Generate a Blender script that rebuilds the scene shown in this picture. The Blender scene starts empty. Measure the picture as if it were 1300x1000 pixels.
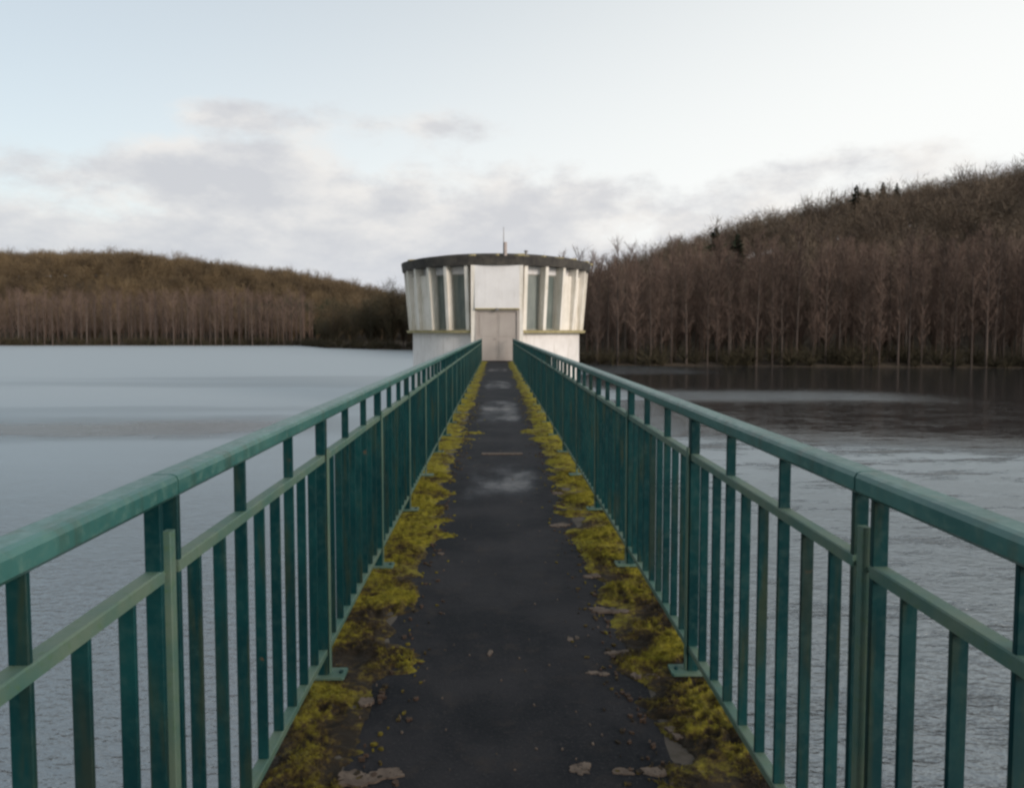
import bpy, math, random
import numpy as np
from mathutils import Vector, noise
R = math.radians
scene = bpy.context.scene
col = scene.collection

# ------------------------------------------------------------------ camera
H = 1.40                       # eye above the deck (deck = z 0)
cd = bpy.data.cameras.new("camera")
cam = bpy.data.objects.new("camera", cd)
col.objects.link(cam)
cam.location = (0, 0, H)
cam.rotation_euler = (R(90 - 3.0), 0, R(-1.27))
cd.sensor_width = 36
cd.lens = 36 * 900 / 1300
cd.shift_y = -31 / 1300
cd.clip_start = 0.05
cd.clip_end = 6000
scene.camera = cam
scene.render.engine = 'CYCLES'
scene.cycles.filter_width = 2.6
scene.cycles.max_bounces = 6
scene.view_settings.view_transform = 'Standard'
scene.view_settings.look = 'None'
scene.view_settings.exposure = 0
scene.view_settings.gamma = 1
scene.view_settings.use_curve_mapping = False

# ------------------------------------------------------------------ sun and sky
SUN_EL, SUN_AZ = R(17), R(132)          # azimuth clockwise from +Y: right of and a little behind the camera
sd = bpy.data.lights.new("sun", 'SUN')
sd.energy = 2.6
sd.angle = R(20)
sd.color = (1.0, 0.88, 0.79)
sun = bpy.data.objects.new("sun", sd)
col.objects.link(sun)
dirv = Vector((math.sin(SUN_AZ) * math.cos(SUN_EL), math.cos(SUN_AZ) * math.cos(SUN_EL), math.sin(SUN_EL)))
sun.rotation_euler = dirv.to_track_quat('Z', 'Y').to_euler()

world = bpy.data.worlds.new("World")
scene.world = world
world.use_nodes = True
wt = world.node_tree
wt.nodes.clear()


class NT:
    """tiny node helper"""
    def __init__(s, t): s.t = t
    def n(s, typ, **kw):
        nd = s.t.nodes.new(typ)
        for k, v in kw.items(): setattr(nd, k, v)
        return nd
    def l(s, a, b): s.t.links.new(a, b)
    def val(s, sock, v):
        if hasattr(v, 'node'): s.l(v, sock)
        else: sock.default_value = v
    def math(s, op, a, b=0.0, c=None, clamp=False):
        nd = s.n('ShaderNodeMath', operation=op); nd.use_clamp = clamp
        s.val(nd.inputs[0], a); s.val(nd.inputs[1], b)
        if c is not None: s.val(nd.inputs[2], c)
        return nd.outputs[0]
    def vmath(s, op, a, b=None):
        nd = s.n('ShaderNodeVectorMath', operation=op)
        s.val(nd.inputs[0], a)
        if b is not None: s.val(nd.inputs[1], b)
        return nd
    def noise(s, vec, scale, detail=4, rough=0.55, dist=0.0):
        nd = s.n('ShaderNodeTexNoise')
        if vec is not None: s.l(vec, nd.inputs['Vector'])
        nd.inputs['Scale'].default_value = scale; nd.inputs['Detail'].default_value = detail
        nd.inputs['Roughness'].default_value = rough; nd.inputs['Distortion'].default_value = dist
        return nd.outputs['Fac']
    def mapping(s, vec, scale=(1, 1, 1), rot=(0, 0, 0), loc=(0, 0, 0)):
        nd = s.n('ShaderNodeMapping'); s.l(vec, nd.inputs[0])
        nd.inputs['Scale'].default_value = scale; nd.inputs['Rotation'].default_value = rot
        nd.inputs['Location'].default_value = loc
        return nd.outputs[0]
    def mr(s, v, a, b, c=0.0, d=1.0, smooth=True):
        nd = s.n('ShaderNodeMapRange'); nd.interpolation_type = 'SMOOTHSTEP' if smooth else 'LINEAR'
        s.val(nd.inputs['Value'], v)
        s.val(nd.inputs['From Min'], a); s.val(nd.inputs['From Max'], b)
        s.val(nd.inputs['To Min'], c); s.val(nd.inputs['To Max'], d)
        return nd.outputs['Result']
    def mix(s, f, a, b, mode='MIX'):
        nd = s.n('ShaderNodeMix', data_type='RGBA', blend_type=mode)
        s.val(nd.inputs['Factor'], f)
        for i, v in ((6, a), (7, b)):
            if hasattr(v, 'node'): s.l(v, nd.inputs[i])
            else: nd.inputs[i].default_value = (*v[:3], 1)
        return nd.outputs[2]
    def ramp(s, f, stops):
        nd = s.n('ShaderNodeValToRGB'); s.val(nd.inputs[0], f)
        e = nd.color_ramp.elements
        e[0].position, e[0].color = stops[0][0], (*stops[0][1], 1)
        e[1].position, e[1].color = stops[-1][0], (*stops[-1][1], 1)
        for p, c in stops[1:-1]:
            x = e.new(p); x.color = (*c, 1)
        return nd.outputs[0]


w = NT(wt)
tc = w.n('ShaderNodeTexCoord').outputs['Generated']
dn = w.vmath('NORMALIZE', tc).outputs[0]
sx = w.n('ShaderNodeSeparateXYZ'); w.l(dn, sx.inputs[0])
X, Y, Z = sx.outputs
sky = w.n('ShaderNodeTexSky'); sky.sky_type = 'NISHITA'; sky.sun_disc = False
sky.sun_elevation = SUN_EL; sky.sun_rotation = SUN_AZ
sky.air_density = 1.0; sky.dust_density = 1.5; sky.ozone_density = 1.0
KS = 0.10                                # background strength
# thin high veil over the blue, whiter to the right and low down, thinner top left
side = w.math('ADD', w.math('MULTIPLY', X, 0.42), w.math('MULTIPLY', Z, -1.0))
veil = w.mr(side, -0.70, 0.02, 0.50, 1.0)
blue = w.vmath('MULTIPLY', sky.outputs[0], (1.0, 1.28, 1.30)).outputs[0]
base = w.mix(veil, blue, (9.75, 9.9, 9.75))
# cloud bank low over the hills with ragged top
cm = w.mapping(dn, scale=(1, 1, 2.0), loc=(.35, .1, .2))
n1 = w.noise(cm, 4.6, 8, 0.58, 0.1)
n2 = w.noise(w.mapping(dn, scale=(1, 1, 1.7), loc=(3.3, 1.7, 0.4)), 13, 7, 0.6, 0.1)


def blob(az_px, y_px, rx, ry):
    """soft bump in the cloud field round one direction (azimuth, elevation)"""
    az = math.atan((az_px - 630) / 900.0); el = math.atan((422 - y_px) / 900.0 * math.cos(az))
    v = Vector((math.sin(az) * math.cos(el), math.cos(az) * math.cos(el), math.sin(el)))
    d = w.vmath('SUBTRACT', dn, tuple(v)).outputs[0]
    d = w.vmath('MULTIPLY', d, (1 / rx, 1 / rx, 1 / ry)).outputs[0]
    ln = w.vmath('LENGTH', d).outputs['Value']
    return w.mr(ln, 1.0, 0.0, 0.0, 1.0)


low = w.mr(Z, 0.27, 0.10, 0.0, 1.0, False)
az_l = w.mr(X, 0.75, -0.1, 0.0, 0.16)
field = w.math('ADD', n1, w.math('MULTIPLY', w.math('SUBTRACT', n2, 0.5), 0.55))
field = w.math('ADD', field, w.math('MULTIPLY', low, 0.46))
field = w.math('ADD', field, az_l)
for b, k in ((blob(300, 150, .11, .035), .34), (blob(580, 165, .17, .03), .17), (blob(290, 225, .2, .06), .30),
             (blob(1060, 205, .16, .03), .13), (blob(900, 150, .5, .09), -.18), (blob(1250, 165, .1, .03), .12), (blob(60, 170, .22, .10), -.24), (blob(120, 20, .4, .12), -.35), (blob(600, 20, .5, .12), -.2),
             (blob(560, 250, .7, .07), .13)):
    field = w.math('ADD', field, w.math('MULTIPLY', b, k))
cmask = w.mr(field, 0.70, 0.97, 0.0, 0.84)
shade = w.noise(w.mapping(dn, scale=(1, 1, 2.2), loc=(1, 5, 2)), 7.5, 7, 0.6)
ccol = w.ramp(w.math('ADD', w.mr(shade, 0.34, 0.66, -.1, .75), w.mr(field, 0.75, 1.2, .45, -.1, False)), [(0, (6.0, 6.05, 6.4)), (0.5, (7.1, 7.05, 7.15)), (1, (8.7, 8.4, 8.1))])
lowdark = w.mr(Z, 0.17, 0.03, 0, 0.6)
ccol = w.mix(lowdark, ccol, (5.3, 5.7, 6.6))
skyc = w.mix(cmask, base, ccol)
bg = w.n('ShaderNodeBackground'); bg.inputs[1].default_value = KS
w.l(skyc, bg.inputs[0])
wo = w.n('ShaderNodeOutputWorld'); w.l(bg.outputs[0], wo.inputs[0])


# ------------------------------------------------------------------ helpers
def tag(o, label=None, cat=None, group=None, kind=None):
    if label: o['label'] = label
    if cat: o['category'] = cat
    if group: o['group'] = group
    if kind: o['kind'] = kind
    return o


def empty(name, loc=(0, 0, 0), rz=0.0):
    o = bpy.data.objects.new(name, None); col.objects.link(o)
    o.location = loc; o.rotation_euler = (0, 0, rz); o.empty_display_size = 0.3
    return o


class MB:
    def __init__(s): s.v = []; s.f = []; s.smooth = False
    def quad_prism(s, pts, z0, z1):
        k = len(s.v); n = len(pts)
        s.v += [(p[0], p[1], z0) for p in pts] + [(p[0], p[1], z1) for p in pts]
        s.f.append(tuple(k + i for i in range(n))[::-1]); s.f.append(tuple(k + n + i for i in range(n)))
        for i in range(n):
            j = (i + 1) % n; s.f.append((k + i, k + j, k + n + j, k + n + i))
    def box(s, x0, x1, y0, y1, z0, z1, c=0.0):
        if c <= 0: s.quad_prism([(x0, y0), (x1, y0), (x1, y1), (x0, y1)], z0, z1)
        else:
            s.quad_prism([(x0 + c, y0), (x1 - c, y0), (x1, y0 + c), (x1, y1 - c), (x1 - c, y1), (x0 + c, y1), (x0, y1 - c), (x0, y0 + c)], z0, z1)
    def extrude_y(s, prof, y0, y1, closed=True):
        k = len(s.v); n = len(prof)
        s.v += [(p[0], y0, p[1]) for p in prof] + [(p[0], y1, p[1]) for p in prof]
        for i in range(n):
            j = (i + 1) % n; s.f.append((k + i, k + n + i, k + n + j, k + j))
        s.f.append(tuple(k + i for i in range(n))); s.f.append(tuple(k + n + i for i in range(n))[::-1])
    def tube(s, pts, rads, n=6, cap=True):
        k = len(s.v); prev = None
        for i, p in enumerate(pts):
            p = Vector(p)
            a = Vector(pts[max(i - 1, 0)]); b = Vector(pts[min(i + 1, len(pts) - 1)])
            t = (b - a).normalized()
            u = t.cross(Vector((0, 0, 1)) if abs(t.z) < .9 else Vector((1, 0, 0))).normalized(); vv = t.cross(u)
            for j in range(n):
                q = p + (u * math.cos(2 * math.pi * j / n) + vv * math.sin(2 * math.pi * j / n)) * rads[i]
                s.v.append(tuple(q))
            if i:
                for j in range(n):
                    jj = (j + 1) % n
                    s.f.append((k + (i - 1) * n + j, k + (i - 1) * n + jj, k + i * n + jj, k + i * n + j))
        if cap:
            s.f.append(tuple(k + j for j in range(n))[::-1]); s.f.append(tuple(k + (len(pts) - 1) * n + j for j in range(n)))
    def build(s, name, mats, parent=None, smooth=False, recalc=True):
        me = bpy.data.meshes.new(name)
        me.from_pydata(s.v, [], s.f)
        if recalc:
            import bmesh
            bm = bmesh.new(); bm.from_mesh(me); bmesh.ops.recalc_face_normals(bm, faces=bm.faces); bm.to_mesh(me); bm.free()
        if smooth:
            me.polygons.foreach_set('use_smooth', [True] * len(me.polygons))
        for m in (mats if isinstance(mats, (list, tuple)) else [mats]): me.materials.append(m)
        o = bpy.data.objects.new(name, me); col.objects.link(o)
        if parent: o.parent = parent
        return o


def np_mesh(name, V, F, mat, parent=None, smooth=False):
    """V (n,3); F (m,k) all same k"""
    me = bpy.data.meshes.new(name)
    m, k = F.shape
    me.vertices.add(len(V)); me.vertices.foreach_set('co', V.astype(np.float32).ravel())
    me.loops.add(m * k); me.loops.foreach_set('vertex_index', F.astype(np.int32).ravel())
    me.polygons.add(m); me.polygons.foreach_set('loop_start', np.arange(0, m * k, k, dtype=np.int32))
    me.polygons.foreach_set('loop_total', np.full(m, k, dtype=np.int32))
    me.update(calc_edges=True)
    if smooth: me.polygons.foreach_set('use_smooth', np.ones(m, dtype=bool))
    me.materials.append(mat)
    o = bpy.data.objects.new(name, me); col.objects.link(o)
    if parent: o.parent = parent
    return o


def material(name):
    m = bpy.data.materials.new(name); m.use_nodes = True
    t = m.node_tree; b = t.nodes['Principled BSDF']
    q = NT(t)
    g = q.n('ShaderNodeNewGeometry'); oc = q.n('ShaderNodeTexCoord')
    return m, q, b, g, oc


def bump(q, b, h, strength, dist):
    nd = q.n('ShaderNodeBump'); nd.inputs['Strength'].default_value = strength
    nd.inputs['Distance'].default_value = dist
    q.l(h, nd.inputs['Height']); q.l(nd.outputs[0], b.inputs['Normal']); return nd


# ------------------------------------------------------------------ materials
# weathered green railing paint
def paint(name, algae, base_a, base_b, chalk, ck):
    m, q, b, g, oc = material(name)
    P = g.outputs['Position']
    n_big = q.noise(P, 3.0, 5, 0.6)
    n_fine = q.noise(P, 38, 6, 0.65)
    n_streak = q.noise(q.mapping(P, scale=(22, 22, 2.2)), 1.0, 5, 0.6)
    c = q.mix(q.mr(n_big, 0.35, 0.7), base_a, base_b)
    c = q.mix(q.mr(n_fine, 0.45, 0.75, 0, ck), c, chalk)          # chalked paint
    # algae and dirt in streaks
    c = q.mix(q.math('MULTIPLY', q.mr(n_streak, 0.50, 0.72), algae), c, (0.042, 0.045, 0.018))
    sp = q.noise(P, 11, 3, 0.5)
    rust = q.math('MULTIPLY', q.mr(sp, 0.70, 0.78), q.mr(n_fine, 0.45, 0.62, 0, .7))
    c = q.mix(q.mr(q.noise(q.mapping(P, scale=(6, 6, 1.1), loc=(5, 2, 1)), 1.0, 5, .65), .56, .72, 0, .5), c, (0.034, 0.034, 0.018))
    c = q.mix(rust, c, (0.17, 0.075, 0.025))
    # colour, specular, roughness and fine bump of the paint
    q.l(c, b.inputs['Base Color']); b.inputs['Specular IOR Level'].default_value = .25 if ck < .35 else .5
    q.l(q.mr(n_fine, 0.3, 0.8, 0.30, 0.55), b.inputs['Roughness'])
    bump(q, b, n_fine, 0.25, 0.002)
    return m


M = {}
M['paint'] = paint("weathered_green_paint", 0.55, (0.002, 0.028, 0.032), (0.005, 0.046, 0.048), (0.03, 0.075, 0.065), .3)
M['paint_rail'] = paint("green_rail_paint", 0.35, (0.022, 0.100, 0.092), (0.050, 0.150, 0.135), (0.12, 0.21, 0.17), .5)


def lit_green(name):  # paler green puts the lit look of rails, strips and plates into the colour
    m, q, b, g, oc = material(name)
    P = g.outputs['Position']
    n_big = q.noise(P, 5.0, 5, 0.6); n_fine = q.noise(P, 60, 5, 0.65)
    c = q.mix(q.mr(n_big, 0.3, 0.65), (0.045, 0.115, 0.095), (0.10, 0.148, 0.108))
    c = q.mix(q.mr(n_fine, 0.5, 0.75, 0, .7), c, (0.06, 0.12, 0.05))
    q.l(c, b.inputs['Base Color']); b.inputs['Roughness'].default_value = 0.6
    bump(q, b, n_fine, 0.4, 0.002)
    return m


M['lit_paint'] = lit_green("sunlit_green_paint")

# asphalt of the walkway with damp hollows
m, q, b, g, oc = material("worn_asphalt"); M['asphalt'] = m
P = g.outputs['Position']
sep = q.n('ShaderNodeSeparateXYZ'); q.l(P, sep.inputs[0])
n1 = q.noise(P, 1.7, 5, 0.6); n2 = q.noise(P, 90, 4, 0.7); n3 = q.noise(P, 7, 6, 0.65)
c = q.mix(q.mr(n1, .35, .65), (0.005, 0.0045, 0.0047), (0.021, 0.0185, 0.0185))
c = q.mix(q.mr(n3, .52, .72, 0, .55), c, (0.036, 0.027, 0.020))
c = q.mix(q.mr(q.noise(P, 26, 5, .7), .56, .72, 0, .7), c, (0.003, 0.003, 0.003))
b.inputs['Specular IOR Level'].default_value = .38; b.inputs['Specular Tint'].default_value = (.72, .84, 1, 1)
c = q.mix(q.mr(n2, .55, .72, 0, .8), c, (0.055, 0.05, 0.046))


def band(y0, y1, f):
    return q.math('MULTIPLY', q.mr(sep.outputs[1], y0 - f, y0 + f), q.mr(sep.outputs[1], y1 + f, y1 - f))


wob = q.noise(q.mapping(P, scale=(1.0, 0.55, 1)), 2.2, 5, 0.6)
wet = q.math('ADD', q.math('ADD', band(5.9, 7.5, .5), band(10.9, 14.6, .8)), q.math('ADD', band(17.5, 20.5, 1.0), band(25, 28, 1.5)))
ctr = q.mr(q.math('ABSOLUTE', q.math('SUBTRACT', sep.outputs[0], 0.05)), 0.50, 0.25)
wetm = q.mr(q.math('ADD', q.math('MULTIPLY', q.math('MULTIPLY', wet, ctr), 0.42), wob), 0.66, 1.12)
wetm = q.math('MULTIPLY', wetm, q.mr(q.noise(P, 16, 4, .6), .3, .6, .75, .95))
c = q.mix(wetm, c, (0.012, 0.012, 0.015))
q.l(c, b.inputs['Base Color'])
q.l(q.mr(wetm, 0, 1, 0.88, 0.30, False), b.inputs['Roughness'])
hh = q.math('MULTIPLY', q.math('ADD', n2, q.math('MULTIPLY', n3, 1.5)), q.mr(wetm, 0, 1, 1.0, 0.03, False))
bump(q, b, hh, 0.6, 0.006)

# concrete
def concrete(name, a, bcol, dirt, dirtamt, scale=1.0, streak=False, bumpd=0.006):
    m, q, b, g, oc = material(name)
    P = g.outputs['Position']
    n1 = q.noise(P, 1.3 * scale, 6, 0.6); n2 = q.noise(P, 30 * scale, 5, 0.65)
    c = q.mix(q.mr(n1, .3, .7), a, bcol)
    c = q.mix(q.mr(n2, .5, .8, 0, .3), c, dirt)
    if streak:
        st = q.noise(q.mapping(P, scale=(5, 5, 0.35)), 1.0, 6, 0.65)
        c = q.mix(q.mr(st, .5, .78, 0, dirtamt), c, dirt)
        st2 = q.noise(q.mapping(P, scale=(2, 2, 1.2), loc=(3, 3, 3)), 1.0, 6, 0.65)
        c = q.mix(q.mr(st2, .55, .8, 0, dirtamt * .7), c, dirt)
    else:
        c = q.mix(q.mr(q.noise(P, 4 * scale, 6, .7), .5, .7, 0, dirtamt), c, dirt)
    q.l(c, b.inputs['Base Color']); b.inputs['Roughness'].default_value = 0.85
    bump(q, b, n2, 0.4, bumpd)
    return m


M['concrete'] = concrete("old_concrete", (0.06, 0.05, 0.04), (0.10, 0.085, 0.065), (0.03, 0.025, 0.015), .8, 2)
M['patch'] = concrete("bare_concrete", (0.075, 0.054, 0.040), (0.15, 0.115, 0.088), (0.028, 0.02, 0.015), .9, 16)
M['white'] = concrete("white_render", (0.66, 0.63, 0.60), (0.76, 0.73, 0.70), (0.36, 0.32, 0.26), .55, .7, True)
M['white_clean'] = concrete("white_panel", (0.66, 0.65, 0.64), (0.74, 0.73, 0.72), (0.45, 0.42, 0.38), .4, .8, True)
M['fin'] = concrete("weathered_white_fin", (0.68, 0.64, 0.56), (0.80, 0.76, 0.69), (0.38, 0.33, 0.22), .6, 1.0, True)
M['ledge'] = concrete("mossy_ledge", (0.30, 0.25, 0.12), (0.42, 0.36, 0.2), (0.12, 0.12, 0.03), .8, 3)
M['roof'] = concrete("weathered_dark_roof", (0.026, 0.024, 0.022), (0.075, 0.067, 0.055), (0.014, 0.013, 0.012), .7, 1.5)
M['roof_soffit'] = concrete("grey_soffit", (0.22, 0.2, 0.18), (0.3, 0.28, 0.25), (0.1, 0.09, 0.07), .5, 1.5)
M['door'] = concrete("beige_painted_door", (0.36, 0.32, 0.29), (0.41, 0.37, 0.335), (0.24, 0.2, 0.17), .35, .9, True, .001)
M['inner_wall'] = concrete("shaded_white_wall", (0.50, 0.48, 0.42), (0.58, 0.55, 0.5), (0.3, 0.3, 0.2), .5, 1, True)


def simple(name, colr, rough=0.6, metal=0.0, var=0.25, sc=8):
    m, q, b, g, oc = material(name)
    n = q.noise(g.outputs['Position'], sc, 4, .6)
    d = tuple(x * (1 - var) for x in colr)
    q.l(q.mix(q.mr(n, .3, .7), d, colr), b.inputs['Base Color'])
    b.inputs['Roughness'].default_value = rough; b.inputs['Metallic'].default_value = metal
    return m


M['frame'] = simple("grey_window_frame", (0.30, 0.30, 0.26), .6)
M['metal'] = simple("dull_grey_metal", (0.22, 0.21, 0.2), .5, .6)
M['lamp'] = simple("pale_pinkish_housing", (0.5, 0.42, 0.38), .6)
m, q, b, g, oc = material("dusty_window_glass"); M['glass'] = m
n = q.noise(q.mapping(g.outputs['Position'], scale=(3, 3, .6)), 1.5, 4, .6)
q.l(q.mix(q.mr(n, .3, .7), (0.10, 0.125, 0.115), (0.17, 0.195, 0.175)), b.inputs['Base Color'])
b.inputs['Roughness'].default_value = 0.28

M['litter'] = simple('brown_leaf_scraps', (0.06, 0.033, 0.018), .8, 0, .5, 30)
# moss
m, q, b, g, oc = material("yellow_green_moss"); M['moss'] = m
P = g.outputs['Position']
n1 = q.noise(P, 4.2, 6, .68); n2 = q.noise(P, 42, 5, .72); n3 = q.noise(P, 220, 3, .7)
sepm = q.n('ShaderNodeSeparateXYZ'); q.l(P, sepm.inputs[0])
hgt = q.mr(sepm.outputs[2], 0.004, 0.030)
f = q.math('ADD', q.math('MULTIPLY', q.math('SUBTRACT', n2, .5), 1.0), q.math('ADD', q.math('MULTIPLY', q.math('SUBTRACT', n1, .235), 2.0), q.math('MULTIPLY', hgt, .30)))
f = q.math('ADD', f, q.mr(sepm.outputs[1], 1.8, 6.0, -0.12, 0.13))
c = q.ramp(f, [(0.36, (0.016, 0.009, 0.004)), (0.47, (0.056, 0.032, 0.005)), (0.60, (0.135, 0.104, 0.007)), (0.84, (0.275, 0.24, 0.012))])
c = q.mix(q.mr(n3, .4, .7, 0, .45), c, (0.03, 0.026, 0.004))
q.l(c, b.inputs['Base Color']); b.inputs['Roughness'].default_value = 0.95
bump(q, b, q.math('ADD', n2, n3), 0.9, 0.012)

# water
m, q, b, g, oc = material("lake_water"); M['water'] = m
P = g.outputs['Position']
sepw = q.n('ShaderNodeSeparateXYZ'); q.l(P, sepw.inputs[0])
b.inputs['Base Color'].default_value = (0.022, 0.024, 0.026, 1)
b.inputs['IOR'].default_value = 2.5; b.inputs['Specular Tint'].default_value = (.88, .96, 1.0, 1)
wave = q.noise(q.mapping(P, scale=(1.0, 1.9, 1), rot=(0, 0, R(28))), 4.2, 3, .6, .3)
wave2 = q.noise(q.mapping(P, scale=(1.0, 1.6, 1), rot=(0, 0, R(-20))), 9.0, 3, .65, .2)
swell = q.noise(q.mapping(P, scale=(1, 1.5, 1), rot=(0, 0, R(10))), 0.7, 3, .5)
# wind: open water to the left is ruffled; the lee in front of the right shore is calmer, with streaks
streak = q.noise(q.mapping(P, scale=(0.012, 0.075, 1), loc=(.3, .2, 0)), 1.0, 4, .55, .4)
wx, wy = sepw.outputs[0], sepw.outputs[1]
wyw = q.math('ADD', wy, q.math('MULTIPLY', q.math('SUBTRACT', q.noise(q.mapping(P, scale=(.05, .1, 1)), 1.0, 5, .6), .5), 9.0))
lee = q.math('MULTIPLY', q.mr(wx, 0, 12), q.mr(q.math('ADD', wyw, q.math('MULTIPLY', wx, .28)), 24, 33))
gust = q.math('MULTIPLY', q.math('MULTIPLY', q.mr(wyw, 37, 43), q.mr(wyw, 54, 45)), q.mr(wx, 32, 22))
gust = q.math('ADD', gust, q.math('MULTIPLY', q.mr(wyw, 63, 70), q.mr(wx, 27, 18)), clamp=True)
calm = q.math('MULTIPLY', q.math('MULTIPLY', q.mr(wyw, 26, 29), q.mr(wyw, 35, 31)), q.mr(wx, -4, -12))
wind = q.mr(streak, .38, .62, 0.86, 1.0)
glit = q.noise(q.mapping(P, scale=(.35, 1.1, 1)), 1.0, 6, .75)
wind = q.math('MULTIPLY', wind, q.mr(lee, 0, 1, 1.0, 0.09, False))
wind = q.math('MULTIPLY', wind, q.math('ADD', q.mr(wx, -2, 8, 1.0, .0), q.math('MULTIPLY', q.mr(wx, -2, 8, 0, 1), q.mr(glit, .38, .56, .65, 1.45))))
wind = q.math('MULTIPLY', wind, q.mr(calm, 0, 1, 1.0, 0.50, False))
wind = q.math('ADD', wind, q.math('MULTIPLY', gust, .47), clamp=True)
h = q.math('ADD', q.math('MULTIPLY', wave, 0.55), q.math('ADD', q.math('MULTIPLY', wave2, .16), q.math('MULTIPLY', swell, .7)))
h = q.math('MULTIPLY', h, wind)
h = q.math('MULTIPLY', h, q.mr(q.math('MULTIPLY', wy, q.mr(wx, 2, -8)), 12, 60, 1.0, 0.22, False))
bp = bump(q, b, h, 1.0, 0.08)
rr_ = q.math('MULTIPLY', q.mr(wy, 5, 45, .16, .50, False), q.mr(wx, 8, -4, .62, 1.0))
rr_ = q.math('ADD', rr_, q.mr(wx, -2, 6, 0.0, .10))
q.l(q.math('ADD', 0.5, q.math('MULTIPLY', q.mr(wind, .3, 1, 0, .9, False), q.mr(wy, 3, 22, 0.22, 1.0, False))), b.inputs['Specular IOR Level'])
q.l(q.math('ADD', q.math('MULTIPLY', q.mr(wind, 0.2, 1, 0.0, 1.0, False), rr_), 0.05), b.inputs['Roughness'])

# ground, trees
m, q, b, g, oc = material("leaf_litter_ground"); M['ground'] = m
P = g.outputs['Position']
n1 = q.noise(P, .06, 5, .6); n2 = q.noise(P, 1.2, 5, .7)
c = q.mix(q.mr(n1, .3, .7), (0.038, 0.026, 0.018), (0.065, 0.044, 0.025))
c = q.mix(q.mr(n2, .4, .7, 0, .6), c, (0.03, 0.026, 0.012))
q.l(c, b.inputs['Base Color']); b.inputs['Roughness'].default_value = 1
bump(q, b, n2, 1, .3)


def treemat(name, cols, sc=.35, rough=.9):
    m, q, b, g, oc = material(name)
    n = q.noise(g.outputs['Position'], sc, 4, .6)
    oi = q.n('ShaderNodeObjectInfo')
    f = q.math('ADD', q.math('MULTIPLY', q.math('SUBTRACT', n, .5), 1.6), q.mr(oi.outputs['Random'], 0, 1, .1, .9, False))
    q.l(q.ramp(f, [(i / (len(cols) - 1), c) for i, c in enumerate(cols)]), b.inputs['Base Color'])
    b.inputs['Roughness'].default_value = rough
    return m


M['twig'] = treemat("purplish_bare_twigs", [(0.060, 0.040, 0.030), (0.118, 0.079, 0.060), (0.19, 0.128, 0.098)])
M['bark'] = treemat("grey_brown_bark", [(0.042, 0.031, 0.025), (0.070, 0.051, 0.041), (0.095, 0.072, 0.058)], .8)
M['birch'] = treemat("pale_bark", [(0.10, 0.082, 0.07), (0.15, 0.125, 0.105)], .8)
M['oaktwig'] = treemat("olive_brown_twigs", [(0.065, 0.045, 0.024), (0.17, 0.118, 0.060), (0.25, 0.185, 0.095)], .07)
M['hilltwig'] = treemat("grey_brown_twigs", [(0.040, 0.029, 0.021), (0.10, 0.072, 0.050), (0.17, 0.128, 0.088)], .10)
M['needles'] = treemat("dark_conifer_needles", [(0.014, 0.021, 0.010), (0.030, 0.040, 0.018)], 1)
M['brush'] = treemat("bank_scrub_twigs", [(0.030, 0.026, 0.013), (0.055, 0.043, 0.02), (0.075, 0.05, 0.026)], .3)

# ------------------------------------------------------------------ terrain
WL = -2.6
SH = [(-900, 225), (-160, 219), (-100, 217), (-60, 216), (-50, 196), (-44, 183), (-30, 168), (-18, 160), (-6, 128), (4, 100), (14, 85), (40, 81),
      (80, 76), (140, 60), (260, 20), (900, 20)]
SHx = np.array([p[0] for p in SH], float); SHy = np.array([p[1] for p in SH], float)
WV = [(math.sin(i * 2.399) * .02 + .013 * i, math.cos(i * 1.7) * .02 + .012 * i, i * 1.3) for i in range(1, 6)]


def shore(x): return np.interp(x, SHx, SHy)


def sstep(t):
    t = np.clip(t, 0, 1); return t * t * (3 - 2 * t)


def ground(x, y):
    x = np.asarray(x, float); y = np.asarray(y, float)
    d = y - shore(x)
    lump = sum(np.sin(a * x + bb * y + ph) for a, bb, ph in WV) * .8
    ridge = np.interp(x, [-70, -20, 10, 29, 54, 80, 110, 163, 300, 700], [0, 1, 5, 10.5, 20.5, 28.5, 33.5, 41, 58, 70])
    hr = ridge * sstep((d - 12) / 125.0)
    rl = np.interp(x, [-900, -400, -245, -167, -101, -62, -20, 40, 300], [42, 40, 33, 29.5, 22, 13.5, 5, 3, 3])
    hl = rl * sstep((y - 236) / 120.0)
    hill = np.maximum(hr, hl)
    bank = np.clip(d * .3, -4, .6)
    z = WL + bank + np.where(d > 3, hill + lump * sstep((d - 12) / 60.0), 0)
    # dam slope behind the camera
    back = -5.0 - y
    zb = WL + np.clip(back * .42, -4, 3.2) + sstep((-y - 40) / 150) * 30
    z = np.where(y < 20, np.maximum(zb, WL - 4 + 0 * y), z)
    z = np.where((y < 20) & (x > 250), np.maximum(z, WL + 1 + (x - 250) * .1), z)
    z = np.where((y < 215) & (x < -400), np.maximum(z, WL + np.clip((-x - 400) * .2, 0, 40)), z)
    return z


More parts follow.
